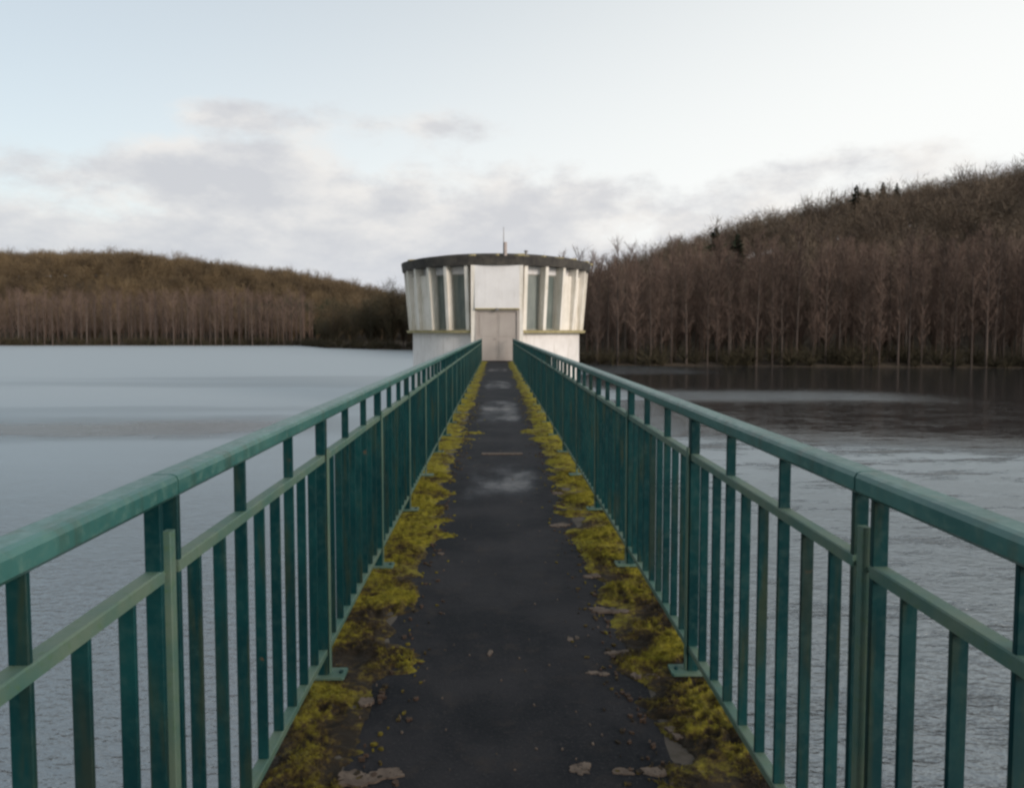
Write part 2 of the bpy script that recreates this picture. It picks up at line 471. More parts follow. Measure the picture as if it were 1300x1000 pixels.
xs = np.concatenate([np.linspace(-2200, -420, 30), np.linspace(-400, 400, 267), np.linspace(420, 2200, 30)])
ys = np.concatenate([np.linspace(-1500, -60, 24), np.linspace(-50, 450, 168), np.linspace(470, 2600, 30)])
GX, GY = np.meshgrid(xs, ys)
GZ = ground(GX, GY)
V = np.stack([GX.ravel(), GY.ravel(), GZ.ravel()], 1)
nx = len(xs); ii = (np.arange(len(ys) - 1)[:, None] * nx + np.arange(nx - 1)[None, :]).ravel()
F = np.stack([ii, ii + 1, ii + nx + 1, ii + nx], 1)
tag(np_mesh("terrain", V, F, M['ground'], smooth=True), kind='structure')
wb = MB(); k = 2100
wb.v = [(-k, -1400, WL), (k, -1400, WL), (k, 2500, WL), (-k, 2500, WL)]; wb.f = [(0, 1, 2, 3)]
tag(wb.build("water", M['water'], recalc=False), kind='structure')

# ------------------------------------------------------------------ trees
rng = np.random.default_rng(7)


def blades(base, direc, length, width, rg):
    """thin triangular twigs: base (n,3), unit direc (n,3)"""
    n = len(base)
    r = rg.normal(size=(n, 3)); side = np.cross(direc, r); side /= np.linalg.norm(side, axis=1)[:, None] + 1e-9
    wv = side * (width[:, None] * .5)
    v = np.stack([base - wv, base + wv, base + direc * length[:, None]], 1).reshape(-1, 3)
    f = np.arange(n * 3).reshape(n, 3)
    return v, f


def limb_mesh(pts_list, n=3):
    mb = MB()
    for pts, rads in pts_list: mb.tube(pts, rads, n, cap=False)
    return mb


def unit(v): return v / (np.linalg.norm(v, axis=-1, keepdims=True) + 1e-9)


def poplar_crown(h, rad, nb, nt, rg, start=.28, up=.85):
    """narrow upright bare crown: limbs leaving the stem and their twigs; returns verts and triangles"""
    VV, FF, off = [], [], 0
    z0 = start * h + (h * .98 - start * h) * rg.random(nb) ** .9
    az = rg.random(nb) * 2 * np.pi
    tt = (z0 / h - start) / (1 - start)
    ln = rad * (1.25 - .45 * tt) * (.6 + .6 * rg.random(nb)) / math.sqrt(1 - up * up) * .75
    d = np.stack([np.cos(az), np.sin(az), np.full(nb, up / math.sqrt(1 - up * up))], 1)
    d += rg.normal(size=d.shape) * .15; d = unit(d)
    b0 = np.stack([np.zeros(nb), np.zeros(nb), z0], 1)
    v, f = blades(b0, d, ln, np.full(nb, .05), rg); VV.append(v); FF.append(f + off); off += len(v)
    idx = rg.integers(0, nb, nt); t = .15 + .85 * rg.random(nt)
    p = b0[idx] + d[idx] * (ln[idx] * t)[:, None]
    td = unit(d[idx] * .6 + rg.normal(size=(nt, 3)) * .55 + np.array([0, 0, .7]))
    v, f = blades(p, td, .5 + .9 * rg.random(nt), .026 + .022 * rg.random(nt), rg); VV.append(v); FF.append(f + off); off += len(v)
    return np.concatenate(VV), np.concatenate(FF)


def round_crown(h, rad, nb, nt, rg, start=.3, tw=1.0):
    """wide bare crown"""
    VV, FF, off = [], [], 0
    c = np.array([0, 0, h * (start + 1) / 2 + h * .05]); rz = h * (1 - start) / 2
    b0 = np.stack([np.zeros(nb), np.zeros(nb), h * (start * .8 + .35 * rg.random(nb))], 1)
    e = unit(rg.normal(size=(nb, 3))); e[:, 2] = np.abs(e[:, 2]) * 1.0 - .15
    lob = .75 + .3 * rg.random(nb)
    tip = c + e * np.array([rad, rad, rz]) * lob[:, None]
    dv = tip - b0; ln = np.linalg.norm(dv, axis=1); d = dv / ln[:, None]
    v, f = blades(b0, d, ln, np.full(nb, .16), rg); VV.append(v); FF.append(f + off); off += len(v)
    idx = rg.integers(0, nb, nt); t = .45 + .6 * rg.random(nt) ** .7
    p = b0[idx] + d[idx] * (ln[idx] * t)[:, None] + rg.normal(size=(nt, 3)) * .45
    td = unit(unit(p - c) * .8 + rg.normal(size=(nt, 3)) * .6 + np.array([0, 0, .3]))
    v, f = blades(p, td, (.8 + 1.1 * rg.random(nt)) * tw, (.05 + .05 * rg.random(nt)) * tw, rg); VV.append(v); FF.append(f + off)
    return np.concatenate(VV), np.concatenate(FF)


def conifer_crown(h, rad, nt, rg, droop=-.15):
    z = h * (.08 + .92 * rg.random(nt) ** 1.25); az = rg.random(nt) * 2 * np.pi
    prof = rad * (1 - z / h) ** .8 * (.8 + .25 * np.sin(z * 4.2)) + .12
    p = np.stack([np.cos(az) * prof * .25, np.sin(az) * prof * .25, z], 1)
    d = unit(np.stack([np.cos(az), np.sin(az), np.full(nt, droop) + .2 * rg.normal(size=nt)], 1))
    return blades(p, d, prof * (.6 + .5 * rg.random(nt)), .28 + .25 * rg.random(nt), rg)


def stem(h, r0, rg, forks=0):
    mb = MB(); bx, by = rg.normal(0, .012 * h, 2)
    pts = [(0, 0, -.6), (bx * .15, by * .1, h * .25), (bx * .5, by * .6, h * .55), (bx * .9, by * .9, h * .8), (bx * 1.1, by, h)]
    mb.tube(pts, [r0 * 1.15, r0, r0 * .7, r0 * .4, .02], 5)
    for i in range(forks):
        z = h * rg.uniform(.25, .5); a = rg.random() * 6.28; L = h * rg.uniform(.25, .4)
        s = Vector((bx * .4, by * .4, z)); e = s + Vector((math.cos(a) * L * .55, math.sin(a) * L * .55, L * .85))
        mb.tube([s, (s + e) / 2 + Vector((0, 0, L * .05)), e], [r0 * .5, r0 * .35, .03], 4)
    return mb


def tree_proto(name, loc, h, crown, trunkmb, cmat, bmat):
    root = empty(name, loc)
    trunkmb.build("trunk", bmat, root)
    np_mesh("crown", crown[0], crown[1], cmat, root)
    return root


def copy_tree(o, loc, rz, sc, rnd=None):
    c = o.copy(); col.objects.link(c); c.location = loc; c.rotation_euler = (0, 0, rz); c.scale = sc
    for ch in o.children:
        d = ch.copy(); col.objects.link(d); d.parent = c
    return c


def gz(x, y): return float(ground(x, y))


# --- right shore: tall slim bare trees standing close together at the water
protosR = []
for i in range(6):
    rg = np.random.default_rng(20 + i); h = [15.2, 14.2, 16, 13.4, 14.8, 15.6][i]
    protosR.append((h, poplar_crown(h, [1.3, 1.6, 1.2, 1.7, 1.45, 1.3][i], 80, 900, rg, [.12, .16, .2, .1, .15, .22][i]), stem(h, [.12, .10, .13, .09, .11, .14][i], rg)))


def plant_row(protos, spots, name, label, cat, group, cmat, bmats):
    made = {}
    for (x, y, s) in spots:
        k = random.randrange(len(protos)); bi = 0 if random.random() < .96 else len(bmats) - 1
        loc = (x, y, gz(x, y) - .1); rz = random.uniform(0, 6.28)
        sc = (s * random.uniform(.85, 1.15), s * random.uniform(.85, 1.15), s)
        key = (k, bi)
        if key not in made:
            r = tree_proto(name, loc, protos[k][0], protos[k][1], protos[k][2], cmat, bmats[bi])
            r.rotation_euler = (0, 0, rz); r.scale = sc
            tag(r, label, cat, group); made[key] = r
        else:
            copy_tree(made[key], loc, rz, sc)


random.seed(4)
spots = []
for row in range(5):
    x = -14 + random.random()
    while x < 78 + row * 3:
        y = float(shore(x)) + .5 + row * 3.2 + random.uniform(-.6, 1.2)
        hs = np.interp(x, [-20, -5, 10, 25, 78], [.62, .72, .86, .92, .94])
        spots.append((x, y, hs * random.uniform(.86, 1.08), row))
        x += random.uniform(1.0, 2.3) if x > 10 else random.uniform(1.6, 3)
allr = spots; spots = [p for p in allr if p[3] < 2]; backR = [p[:3] for p in allr if p[3] >= 2]
spots = [p[:3] for p in spots]
plant_row(protosR, spots, "bare_tree", "tall slim leafless tree in the dense purple-brown stand at the near right shore", "tree",
          "slim bare trees along the right shore", M['twig'], [M['bark'], M['birch']])
print("right trees", len(spots))

# --- promontory left of the tower: dark bushy bare trees
protosP = []
for i in range(4):
    rg = np.random.default_rng(60 + i); h = [13, 12, 14, 11][i]
    protosP.append((h, round_crown(h, [3.6, 4.2, 3.4, 4.0][i], 60, 1300, rg, .05, .8), stem(h * .85, .16, rg, 3)))
spots = []
for i in range(34):
    x = random.uniform(-50, -12); y = float(shore(x)) + random.uniform(2, 22)
    spots.append((x, y, float(np.interp(x, [-50, -40, -25, -12], [.62, .95, 1.1, 1.15])) * random.uniform(.85, 1.1)))
plant_row(protosP, spots, "bare_tree", "dark bushy leafless tree on the point of land just left of the white tower", "tree",
          "bushy trees on the point of land", M['brush'], [M['bark']])

# --- far left shore: line of straight bare trees
protosL = []
for i in range(5):
    rg = np.random.default_rng(90 + i); h = [16, 15, 17, 14.4, 16.4][i]
    c = poplar_crown(h, [1.9, 2.3, 1.7, 2.4, 2.0][i], 60, 520, rg, .16)
    c[0][:, 0] *= 1.0
    protosL.append((h, c, stem(h, [.2, .17, .22, .16, .2][i], rg)))
spots = []
for row in range(4):
    x = -172 + random.random() * 2
    while x < -58:
        y = float(shore(x)) + 1 + row * 4.5 + random.uniform(-1.3, 1.3)
        spots.append((x, y, random.uniform(.84, 1.04) * (1.0 if x < -75 else .93), row))
        x += random.uniform(1.7, 3.2)
backL = [p[:3] for p in spots if p[3] >= 2]; spots = [p[:3] for p in spots if p[3] < 2]
plant_row(protosL, spots, "bare_tree", "straight leafless tree in the even line along the far left shore", "tree",
          "straight bare trees along the far left shore", M['twig'], [M['bark'], M['birch']])
print("left trees", len(spots))

# --- hill woods: uncountable, one mesh per hill
def wood(name, label, pts, protos, mat, seed):
    rg = np.random.default_rng(seed); VV, FF, off = [], [], 0
    for (x, y, s) in pts:
        cv, cf = protos[rg.integers(len(protos))]
        a = rg.random() * 6.28; ca, sa = math.cos(a), math.sin(a)
        v = cv * s; v = np.stack([v[:, 0] * ca - v[:, 1] * sa + x, v[:, 0] * sa + v[:, 1] * ca + y, v[:, 2] + gz(x, y) - .3], 1)
        VV.append(v); FF.append(cf + off); off += len(v)
    o = np_mesh(name, np.concatenate(VV), np.concatenate(FF), mat)
    return tag(o, label, "wood", None, "stuff")


def full(p):
    # crown and stem of a tree as one bundle of triangles
    tv = np.array([tuple(v) for v in p[2].v]); tf = []
    for f in p[2].f:
        for i in range(1, len(f) - 1): tf.append((f[0], f[i], f[i + 1]))
    return np.concatenate([p[1][0], tv]), np.concatenate([p[1][1], np.array(tf) + len(p[1][0])])


o = wood("tree_rows", "leafless trees filling the stand behind the first rows of the right shore", backR, [full(p) for p in protosR], M['twig'], 11)
o = wood("tree_rows", "leafless trees filling the line behind the first rows of the far left shore", backL, [full(p) for p in protosL], M['twig'], 12)
crowns = [round_crown(h, r, 45, 760, np.random.default_rng(120 + i), .03, 1.25) for i, (h, r) in enumerate([(12, 4.6), (13, 5.2), (11, 4.2), (12.5, 5.0)])]
random.seed(9)
pts = []
for i in range(1500):
    x = random.uniform(-10, 300); y = random.uniform(92, 260)
    d = y - float(shore(x))
    if d < 17 or x > y * 1.02 + 15: continue
    pts.append((x, y, random.uniform(.75, 1.15)))
wood("hillside_wood", "dense leafless brown wood covering the right hillside", pts, crowns, M['hilltwig'], 1)
print("wood R", len(pts))
pts = []
for i in range(2400):
    x = random.uniform(-360, 20); y = random.uniform(238, 420) if i % 3 else random.uniform(330, 385)
    if x < -y * .86: continue
    pts.append((x, y, random.uniform(.75, 1.1)))
wood("hillside_wood", "olive-brown wood on the low hill behind the far left shore", pts, crowns, M['oaktwig'], 2)
print("wood L", len(pts))
# low scrub at both water lines
scr = [round_crown(2.2, 1.6, 30, 260, np.random.default_rng(150 + i), .0, .4) for i in range(3)]
pts = []
for i in range(520):
    x = random.uniform(-165, 90); pts.append((x, float(shore(x)) + random.uniform(.2, 3.2), random.uniform(.5, 1.2)))
o = wood("shore_scrub", "low brown scrub along the water's edge under the trees", pts, scr, M['brush'], 3); o['category'] = 'scrub'


# --- conifers that stand out
def px_spot(px, dist): return ((px - 630) / 900.0 * dist, dist)


rgc = np.random.default_rng(200)
con = [(13, conifer_crown(13, 2.6, 900, rgc)), (10.5, conifer_crown(10.5, 2.3, 800, rgc))]


def conifer(px, dist, top_px, k, label, group=None, w_=1.0):
    x, y = px_spot(px, dist); z = gz(x, y) - .2
    ztop = H + (422 - top_px) / 900.0 * dist
    s = max(.5, (ztop - z) / con[k][0]); s = min(s, 1.75)
    mb = stem(con[k][0] * .97, .17, np.random.default_rng(int(px)))
    r = tree_proto("conifer_tree", (x, y, z), con[k][0], con[k][1], mb, M['needles'], M['bark'])
    r.scale = (s * w_, s * w_, s); tag(r, label, "conifer", group)


conifer(1087, 190, 236, 0, "tallest dark green conifer breaking the skyline of the right hill", w_=1.5)
conifer(1101, 187, 240, 1, "broad dark conifer leaning close against the tallest one on the right skyline", w_=1.6)
conifer(1121, 194, 232, 1, "small dark conifer right of the skyline pair on the right hill", w_=1.3)
conifer(1139, 195, 233, 1, "narrow conifer tip farthest right of the dark group on the skyline", w_=1.0)
conifer(908, 132, 291, 0, "dark evergreen halfway up the right slope, nearer the tower of the two there", w_=1.5)
conifer(936, 138, 288, 1, "low dark evergreen halfway up the right slope, farther from the tower of the two", w_=1.5)
# rounded dark evergreens behind the right end of the far left stand
evg = []
for i in range(3):
    rg = np.random.default_rng(230 + i); h = [11, 12.5, 10][i]
    evg.append((h, round_crown(h, [3.6, 3.2, 4.0][i], 50, 1500, rg, .12, 1.35), stem(h * .9, .18, rg)))
spots = [(*px_spot(px, dd), sc) for px, dd, sc in ((318, 258, .9), (334, 264, 1.0), (346, 270, 1.05), (358, 258, .95), (371, 268, 1.1), (384, 260, 1.0), (397, 272, 1.1),
                                                  (409, 264, 1.05), (421, 274, 1.1), (433, 262, 1.0), (444, 270, .9), (352, 246, .8), (378, 248, .85), (402, 250, .8), (300, 262, .8))]
plant_row(evg, spots, "evergreen_tree", "dark green rounded evergreen in the patch behind the far left tree line", "tree",
          "evergreens behind the far left tree line", M['needles'], [M['bark']])

# ------------------------------------------------------------------ footbridge
XL, XR = -0.70, 0.80           # railing lines
Y0, Y1 = -4.0, 34.15
bridge = tag(empty("footbridge", (0, Y0, 0)), "narrow straight footbridge with worn dark asphalt and mossy edges running out to the tower", "footbridge")
def under(o, p):
    o.parent = p; o.matrix_parent_inverse = p.matrix_world.inverted() if False else o.matrix_parent_inverse
    o.location = Vector(o.location) - Vector(p.location); return o


s = MB(); s.box(XL - .05, XR + .05, Y0, Y1, -.22, -.012, 0)
under(s.build("concrete_slab", M['concrete']), bridge)
s = MB()
for xx in (-.45, .4): s.box(xx, xx + .16, Y0, Y1 - .4, -.62, -.222)
under(s.build("girder", M['concrete']), bridge)
for yy in (8.0, 21.0):
    s = MB(); s.box(-.55, .65, yy - .25, yy + .25, -7, -.624, .08)
    under(s.build("pier", M['concrete']), bridge)
# asphalt sheet with wandering edges
s = MB(); n = 420
for i in range(n + 1):
    y = Y0 + (Y1 - Y0) * i / n
    a = -.52 + .07 * noise.noise(Vector((0, y * .9, 3))) + .035 * noise.noise(Vector((0, y * 5, 7)))
    c_ = .62 + .07 * noise.noise(Vector((9, y * .9, 3))) + .035 * noise.noise(Vector((9, y * 5, 7)))
    for t in range(9):
        x = a + (c_ - a) * t / 8
        zz = 0.004 * noise.noise(Vector((x * 2, y * 1.2, 0)))
        if t in (0, 8): zz = -.014
        s.v.append((x, y, zz))
    if i:
        k0 = (i - 1) * 9
        for t in range(8): s.f.append((k0 + t, k0 + t + 1, k0 + t + 10, k0 + t + 9))
under(s.build("asphalt_surface", M['asphalt'], smooth=True, recalc=False), bridge)
s = MB(); s.box(-.17, .30, 8.05, 8.14, .002, .012, .004)  # thin pale strip lying across the asphalt
under(s.build("pale_strip", M['patch']), bridge)

# bare patches of concrete / flat flakes where the asphalt has broken away
rp = random.Random(3)
patches = [(-.47, 2.19, .15, .035), (.27, 2.19, .06, .03), (.47, 2.17, .09, .02), (.40, 2.83, .05, .012), (.35, 3.18, .025, .02), (.53, 3.02, .075, .012), (.60, 2.8, .05, .02),
           (.55, 3.50, .09, .02), (-.47, 3.75, .04, .02), (.48, 5.05, .09, .04), (-.02, 3.03, .022, .012), (.55, 4.0, .07, .02), (.63, 2.4, .05, .02),
           (-.36, 4.45, .04, .02), (-.50, 2.62, .05, .03), (.56, 6.1, .07, .05)]
frag = []
for (x, y, a, bb) in patches:
    for k in range(4 if a > .06 else 2):
        f_ = rp.uniform(.35, .7)
        frag.append((x + rp.uniform(-.8, .8) * a, y + rp.uniform(-1, 1) * bb, a * f_ * .8, bb * f_ + .004))
for (x, y, a, bb) in frag:
    s = MB(); pts = []
    nn = 34
    for i in range(nn):
        t = 2 * math.pi * i / nn; rr = 1 + .6 * noise.noise(Vector((x * 9 + math.cos(t) * 1.6, y * 9 + math.sin(t) * 1.6, 2))) + rp.uniform(-.12, .12)
        pts.append((x + math.cos(t) * a * rr, y + math.sin(t) * bb * rr * 1.3))
    s.quad_prism(pts, -.004, .0035 + rp.random() * .003)
    under(s.build("concrete_patch", M['patch']), bridge)


PITCH = 1.346 / 9
SPAN = 9 * PITCH
JOINT0 = 1.483                 # panel joint nearest in view
# moss: cushions along both edges, one uncountable mass
def moss_strip(x0, x1, seed, side):
    """height field where moss grows, x0..x1 from asphalt side to deck edge"""
    VV, FF = [], []; off = 0
    segs = [(1.0, 7.0, .011), (7.0, 16.0, .022), (16.0, 34.0, .045)]
    for (ya, yb, st) in segs:
        nxs = int(abs(x1 - x0) / st) + 1; nys = int((yb - ya) / st) + 1
        Hh = np.zeros((nys, nxs)); xg = np.linspace(x0, x1, nxs); yg = np.linspace(ya, yb, nys)
        for j, y in enumerate(yg):
            wdt = .5 + .5 * noise.noise(Vector((seed, y * .8, 1))) + 1.1 * math.exp(-((y - 9.6) / .55) ** 2) + (.45 if side < 0 else .1) * math.exp(-((y - 5.2) / 1.5) ** 2)
            for i, x in enumerate(xg):
                t = abs(x - x1) / .37          # 0 at deck edge, 1 inner
                p = Vector((x * 1.0 + seed, y, 0))
                big = noise.noise(p * 3.2) + .55 * noise.noise(p * 8)
                cush = 1 - abs(noise.noise(p * 15)) * 3.2
                fine = noise.noise(p * 60)
                m_ = .60 - (t / (.62 + .6 * wdt)) ** 2 * .72 + big * .72
                h_ = -.010 + .028 * min(1, max(0, m_)) + (.017 * cush + .008 * fine) * min(1, max(0, m_ * 2))
                if m_ < .02: h_ = -.03
                py = (y - JOINT0 + SPAN / 2) % SPAN - SPAN / 2
                if abs(py) < .065 and t < .45: h_ = min(h_, .002)
                elif abs(py) < .13: h_ = min(h_, .012 + abs(abs(py) - .065) * .5)
                Hh[j, i] = h_
        XX, YY = np.meshgrid(xg, yg)
        VV.append(np.stack([XX.ravel(), YY.ravel(), Hh.ravel()], 1))
        ii = (np.arange(nys - 1)[:, None] * nxs + np.arange(nxs - 1)[None, :]).ravel()
        F_ = np.stack([ii, ii + 1, ii + nxs + 1, ii + nxs], 1)
        hz = Hh.ravel(); keep = (hz[F_] > -.025).any(axis=1)
        FF.append(F_[keep] + off); off += nys * nxs
    V_ = np.concatenate(VV); F_ = np.concatenate(FF)
    return V_, F_


va, fa = moss_strip(-.15, XL - .048, 11.3, -1)
vb, fb = moss_strip(.28, XR + .048, 47.9, 1)
# cross-walk mossy patch at 9-10 m and tufts
Vm = np.concatenate([va, vb]); Fm = np.concatenate([fa, fb + len(va)])
tag(np_mesh("moss", Vm, Fm, M['moss'], smooth=True), "cushions of yellow-green and brown moss along both edges of the footbridge", "moss", None, 'stuff')
# grit, crumbs of moss and leaf scraps
def scraps(name, label, cat, n, mat, size, seed, xr, spread):
    rg = random.Random(seed); s = MB()
    for i in range(n):
        y = 1.6 + 14 * rg.random() ** 1.7
        e = rg.choice((-1, 1)); ex = -.45 if e < 0 else .55
        x = ex - e * abs(rg.gauss(0, spread)) if xr else rg.uniform(-.5, .6)
        if not -.55 < x < .68: continue
        a = size * rg.uniform(.4, 1.5); an = rg.random() * 3.1; el = rg.uniform(.3, .9)
        pts = []
        for t in range(5):
            th = t * 1.2566 + rg.uniform(-.3, .3); u_, v2 = math.cos(th) * a, math.sin(th) * a * el
            pts.append((x + u_ * math.cos(an) - v2 * math.sin(an), y + u_ * math.sin(an) + v2 * math.cos(an)))
        s.quad_prism(pts, -.003, .005 + a * rg.uniform(.1, .35))
    return tag(s.build(name, mat), label, cat, None, 'stuff')


scraps("leaf_litter", "brown leaf scraps and dirt lying along the moss edges of the walkway", "leaf litter", 420, M['litter'], .010, 21, True, .07)
scraps("grit", "small dark and pale grit strewn over the walkway asphalt", "grit", 220, M['patch'], .0045, 22, False, .2)
scraps("moss_crumbs", "loose crumbs of green-brown moss beside the moss strips", "moss", 330, M['moss'], .010, 23, True, .09)
# fine shoots on the nearer moss
rgm = np.random.default_rng(5)
good = np.where((Vm[:, 2] > .006) & (Vm[:, 1] < 9))[0]
pick = rgm.choice(good, 60000)
pb = Vm[pick] + rgm.normal(0, .004, (len(pick), 3)) * np.array([1, 1, 0]); pb[:, 2] -= .003
dd = unit(rgm.normal(size=(len(pick), 3)) * .7 + np.array([0, 0, 1.0]))
v_, f_ = blades(pb, dd, .007 + .011 * rgm.random(len(pick)), .003 + .003 * rgm.random(len(pick)), rgm)
tag(np_mesh("moss_shoots", v_, f_, M['moss']), "tiny upright shoots covering the nearer moss of the footbridge edges", "moss", None, 'stuff')


# ------------------------------------------------------------------ railings
PITCH = 1.346 / 9
JOINT0 = 1.483                 # panel joint nearest in view


def railing(xc, inner, label):
    """inner = +1 when the walkway is on the +x side of the railing"""
    root = tag(empty("railing", (xc, 0, 0)), label, "railing")
    span = 9 * PITCH
    joints = [JOINT0 + 4 * span * k for k in range(-1, 7)]
    # posts every span; joints fall on every fourth post
    yend = 34.05
    posts = []
    k = -4
    while JOINT0 + k * span < yend - .2:
        posts.append((JOINT0 + k * span, k % 4 == 0)); k += 1
    # rails in sections between the joints
    cuts = [j for j in joints if j < yend - 1] + [yend]
    ystart = posts[0][0]
    cuts = sorted(set([ystart] + [c for c in cuts if c > ystart + .1]))
    for a, b_ in zip(cuts[:-1], cuts[1:]):
        a2, b2 = a + .003, b_ - .003
        s = MB(); c = .008; hw = .035
        s.extrude_y([(-hw, 1.056 + c), (-hw + c, 1.056), (hw - c, 1.056), (hw, 1.056 + c), (hw, 1.104 - c * 1.6), (hw - c * .6, 1.104 - c * .4), (hw - c * 1.8, 1.104), (-hw + c * 1.8, 1.104), (-hw + c * .6, 1.104 - c * .4), (-hw, 1.104 - c * 1.6)], a2, b2)
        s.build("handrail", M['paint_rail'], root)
        s = MB(); a3, b3 = a + .034, b_ - .034
        s.extrude_y([(-.0175, .886), (.0175, .886), (.0175, .910), (.0145, .913), (-.0145, .913), (-.0175, .910)], a3, b3)
        s.build("mid_rail", M['lit_paint'], root)
        s = MB()
        s.extrude_y([(-.0175, .100), (.0175, .100), (.0175, .121), (.0145, .124), (-.0145, .124), (-.0175, .121)], a3, b3)
        s.build("bottom_rail", M['lit_paint'], root)
    first = {}
    def inst(key, mk, y):
        if key not in first:
            o = mk(); o.location = (0, y, 0); first[key] = o; return o
        o = first[key].copy(); col.objects.link(o); o.location = (0, y, 0)
        for ch in first[key].children:
            d = ch.copy(); col.objects.link(d); d.parent = o
        return o
    bw, bt = .0165, .005
    def tall():
        s = MB(); s.box(-bw, bw, -bt, bt, .1245, .8855, .0015); s.box(-bw + .001, bw - .001, -bt, bt, .9135, 1.0557, .0015)
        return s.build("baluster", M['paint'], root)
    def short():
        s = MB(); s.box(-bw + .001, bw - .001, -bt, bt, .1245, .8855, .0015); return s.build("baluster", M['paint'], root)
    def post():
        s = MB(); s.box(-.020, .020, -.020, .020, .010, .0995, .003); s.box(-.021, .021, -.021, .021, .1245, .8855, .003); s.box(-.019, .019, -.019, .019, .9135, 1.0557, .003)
        i = inner * .0225
        o = s.build("post", M['paint'], root)
        s = MB(); s.box(min(i, i + inner * .006), max(i, i + inner * .006), -.014, .014, .022, .935, .0015); s.build("post_strip", M['lit_paint'], o)  # pale strip stands in for the sunlit side face of the post
        s = MB(); s.box(-.07 + inner * .018, .07 + inner * .018, -.045, .045, .010, .020, .006); s.build("foot_plate", M['lit_paint'], o)
        for bx_ in (-.045, .05):
            s = MB(); s.tube([(bx_ + inner * .018, 0, .0205), (bx_ + inner * .018, 0, .029)], [.009, .008], 6); s.build("bolt", M['paint'], o)
        return o
    def jpost():
        # two panel end bars with a shorter tongue post bolted between them
        s = MB()
        for q_ in (-.046, .034):
            s.box(-.0165, .0165, q_, q_ + .014, .085, 1.0557, .0015)
        o = s.build("post", M['paint'], root)
        s = MB(); s.box(-.009 + inner * .012, .009 + inner * .012, -.012, .012, .022, .985, .0015); s.build("post_strip", M['lit_paint'], o)
        s = MB(); s.box(-.07 + inner * .018, .07 + inner * .018, -.045, .045, .010, .020, .006); s.build("foot_plate", M['lit_paint'], o)
        for z_ in (.89, .13):
            s = MB(); s.tube([(inner * .004, -.058, z_ + .006), (inner * .004, .058, z_ + .006)], [.006, .006], 6); s.build("bolt", M['lit_paint'], o)
        return o
    count = 0; rest = MB(); nb = 0
    bars = []
    for (yp, isj) in posts:
        inst('j' if isj else 'p', jpost if isj else post, yp)
        for i in range(1, 9):
            y = yp + i * PITCH
            if y < yend - .03: bars.append((y, i % 3 == 0))
    vis = [b_ for b_ in bars if b_[0] > .75]; hid = [b_ for b_ in bars if b_[0] <= .75]
    for y, tl in vis[:100]: inst('t' if tl else 's', tall if tl else short, y)
    for y, tl in vis[100:] + hid:
        rest.box(-bw, bw, y - bt, y + bt, .1245, .8855)
        if tl: rest.box(-bw + .001, bw - .001, y - bt, y + bt, .9135, 1.0557)
    tag(rest.build("balusters", M['paint'], root), kind='stuff')
    return root


railing(XL, 1, "green painted flat-bar railing along the left edge of the footbridge")
railing(XR, -1, "green painted flat-bar railing along the right edge of the footbridge")

# ------------------------------------------------------------------ tower
TC = Vector((0.0, 39.2)); RB = 4.56
tower = tag(empty("intake_tower", (TC.x, TC.y, WL)), "round white tower in the lake with finned upper storey and dark flat roof", "tower")


def ring(r0, r1, z0, z1, n=96, ri0=None, ri1=None, a0=0, a1=2 * math.pi, cx=0, cy=0):
    """solid of revolution ring or disc; angle measured from -Y (towards the bridge)"""
    s = MB(); full = abs(a1 - a0 - 2 * math.pi) < 1e-6
    prof = [(r0, z0), (r1, z1)]
    prof += [(ri1 if ri1 is not None else 0.001, z1), (ri0 if ri0 is not None else 0.001, z0)]
    m_ = n if full else n + 1
    for i in range(m_):
        a = a0 + (a1 - a0) * i / n
        for (r, z) in prof: s.v.append((cx + math.sin(a) * r, cy - math.cos(a) * r, z))
    for i in range(n):
        j = (i + 1) % m_
        for t in range(4):
            t2 = (t + 1) % 4; s.f.append((i * 4 + t, j * 4 + t, j * 4 + t2, i * 4 + t2))
    if not full:
        s.f.append((0, 1, 2, 3)); s.f.append(tuple(n * 4 + t for t in (3, 2, 1, 0)))
    return s


def tpart(s, name, mat, parent=None, smooth=False):
    # shapes are written about the tower axis with world z; the thing's origin sits at the waterline
    s.v = [(x, y, z - WL) for x, y, z in s.v]
    return s.build(name, mat, parent or tower, smooth)


GAP = R(12.6)                       # door bay half angle
tpart(ring(RB, RB, -9, 1.36, 128, 4.2, 4.2, R(14.3), R(360 - 14.3)), "drum", M['white'])
# drum below deck level carries the bridge end
tpart(ring(RB - .006, RB - .006, -9, -.25, 16, 4.2, 4.2, -R(14.3), R(14.3)), "drum", M['white'])
tpart(ring(4.86, 4.90, 1.362, 1.50, 128, 4.15, 4.15, R(14.6), R(360 - 14.6)), "ledge", M['ledge'])
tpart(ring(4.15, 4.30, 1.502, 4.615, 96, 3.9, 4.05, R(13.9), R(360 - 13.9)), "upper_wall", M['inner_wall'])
tpart(ring(3.8, 3.8, -.02, .0, 64), "floor", M['concrete'])

ZF0, ZF1 = 1.502, 4.618
nf = 25
angs = [R(17.0) + (R(343) - R(17.0)) * i / nf for i in range(nf + 1)]
for a in angs:
    s = MB(); th = .085
    ca, sa = math.cos(a), math.sin(a)
    def P_(r, t, z): return (sa * r + ca * t, -ca * r + sa * t, z)
    k = len(s.v)
    for (z, ri, ro) in ((ZF0, 4.10, 4.76), (ZF1, 4.20, 5.02)):
        s.v += [P_(ri, -th, z), P_(ri, th, z), P_(ro, th, z), P_(ro, -th, z)]
    s.f += [(0, 1, 2, 3), (7, 6, 5, 4), (0, 4, 5, 1), (1, 5, 6, 2), (2, 6, 7, 3), (3, 7, 4, 0)]
    tpart(s, "fin", M['fin'])
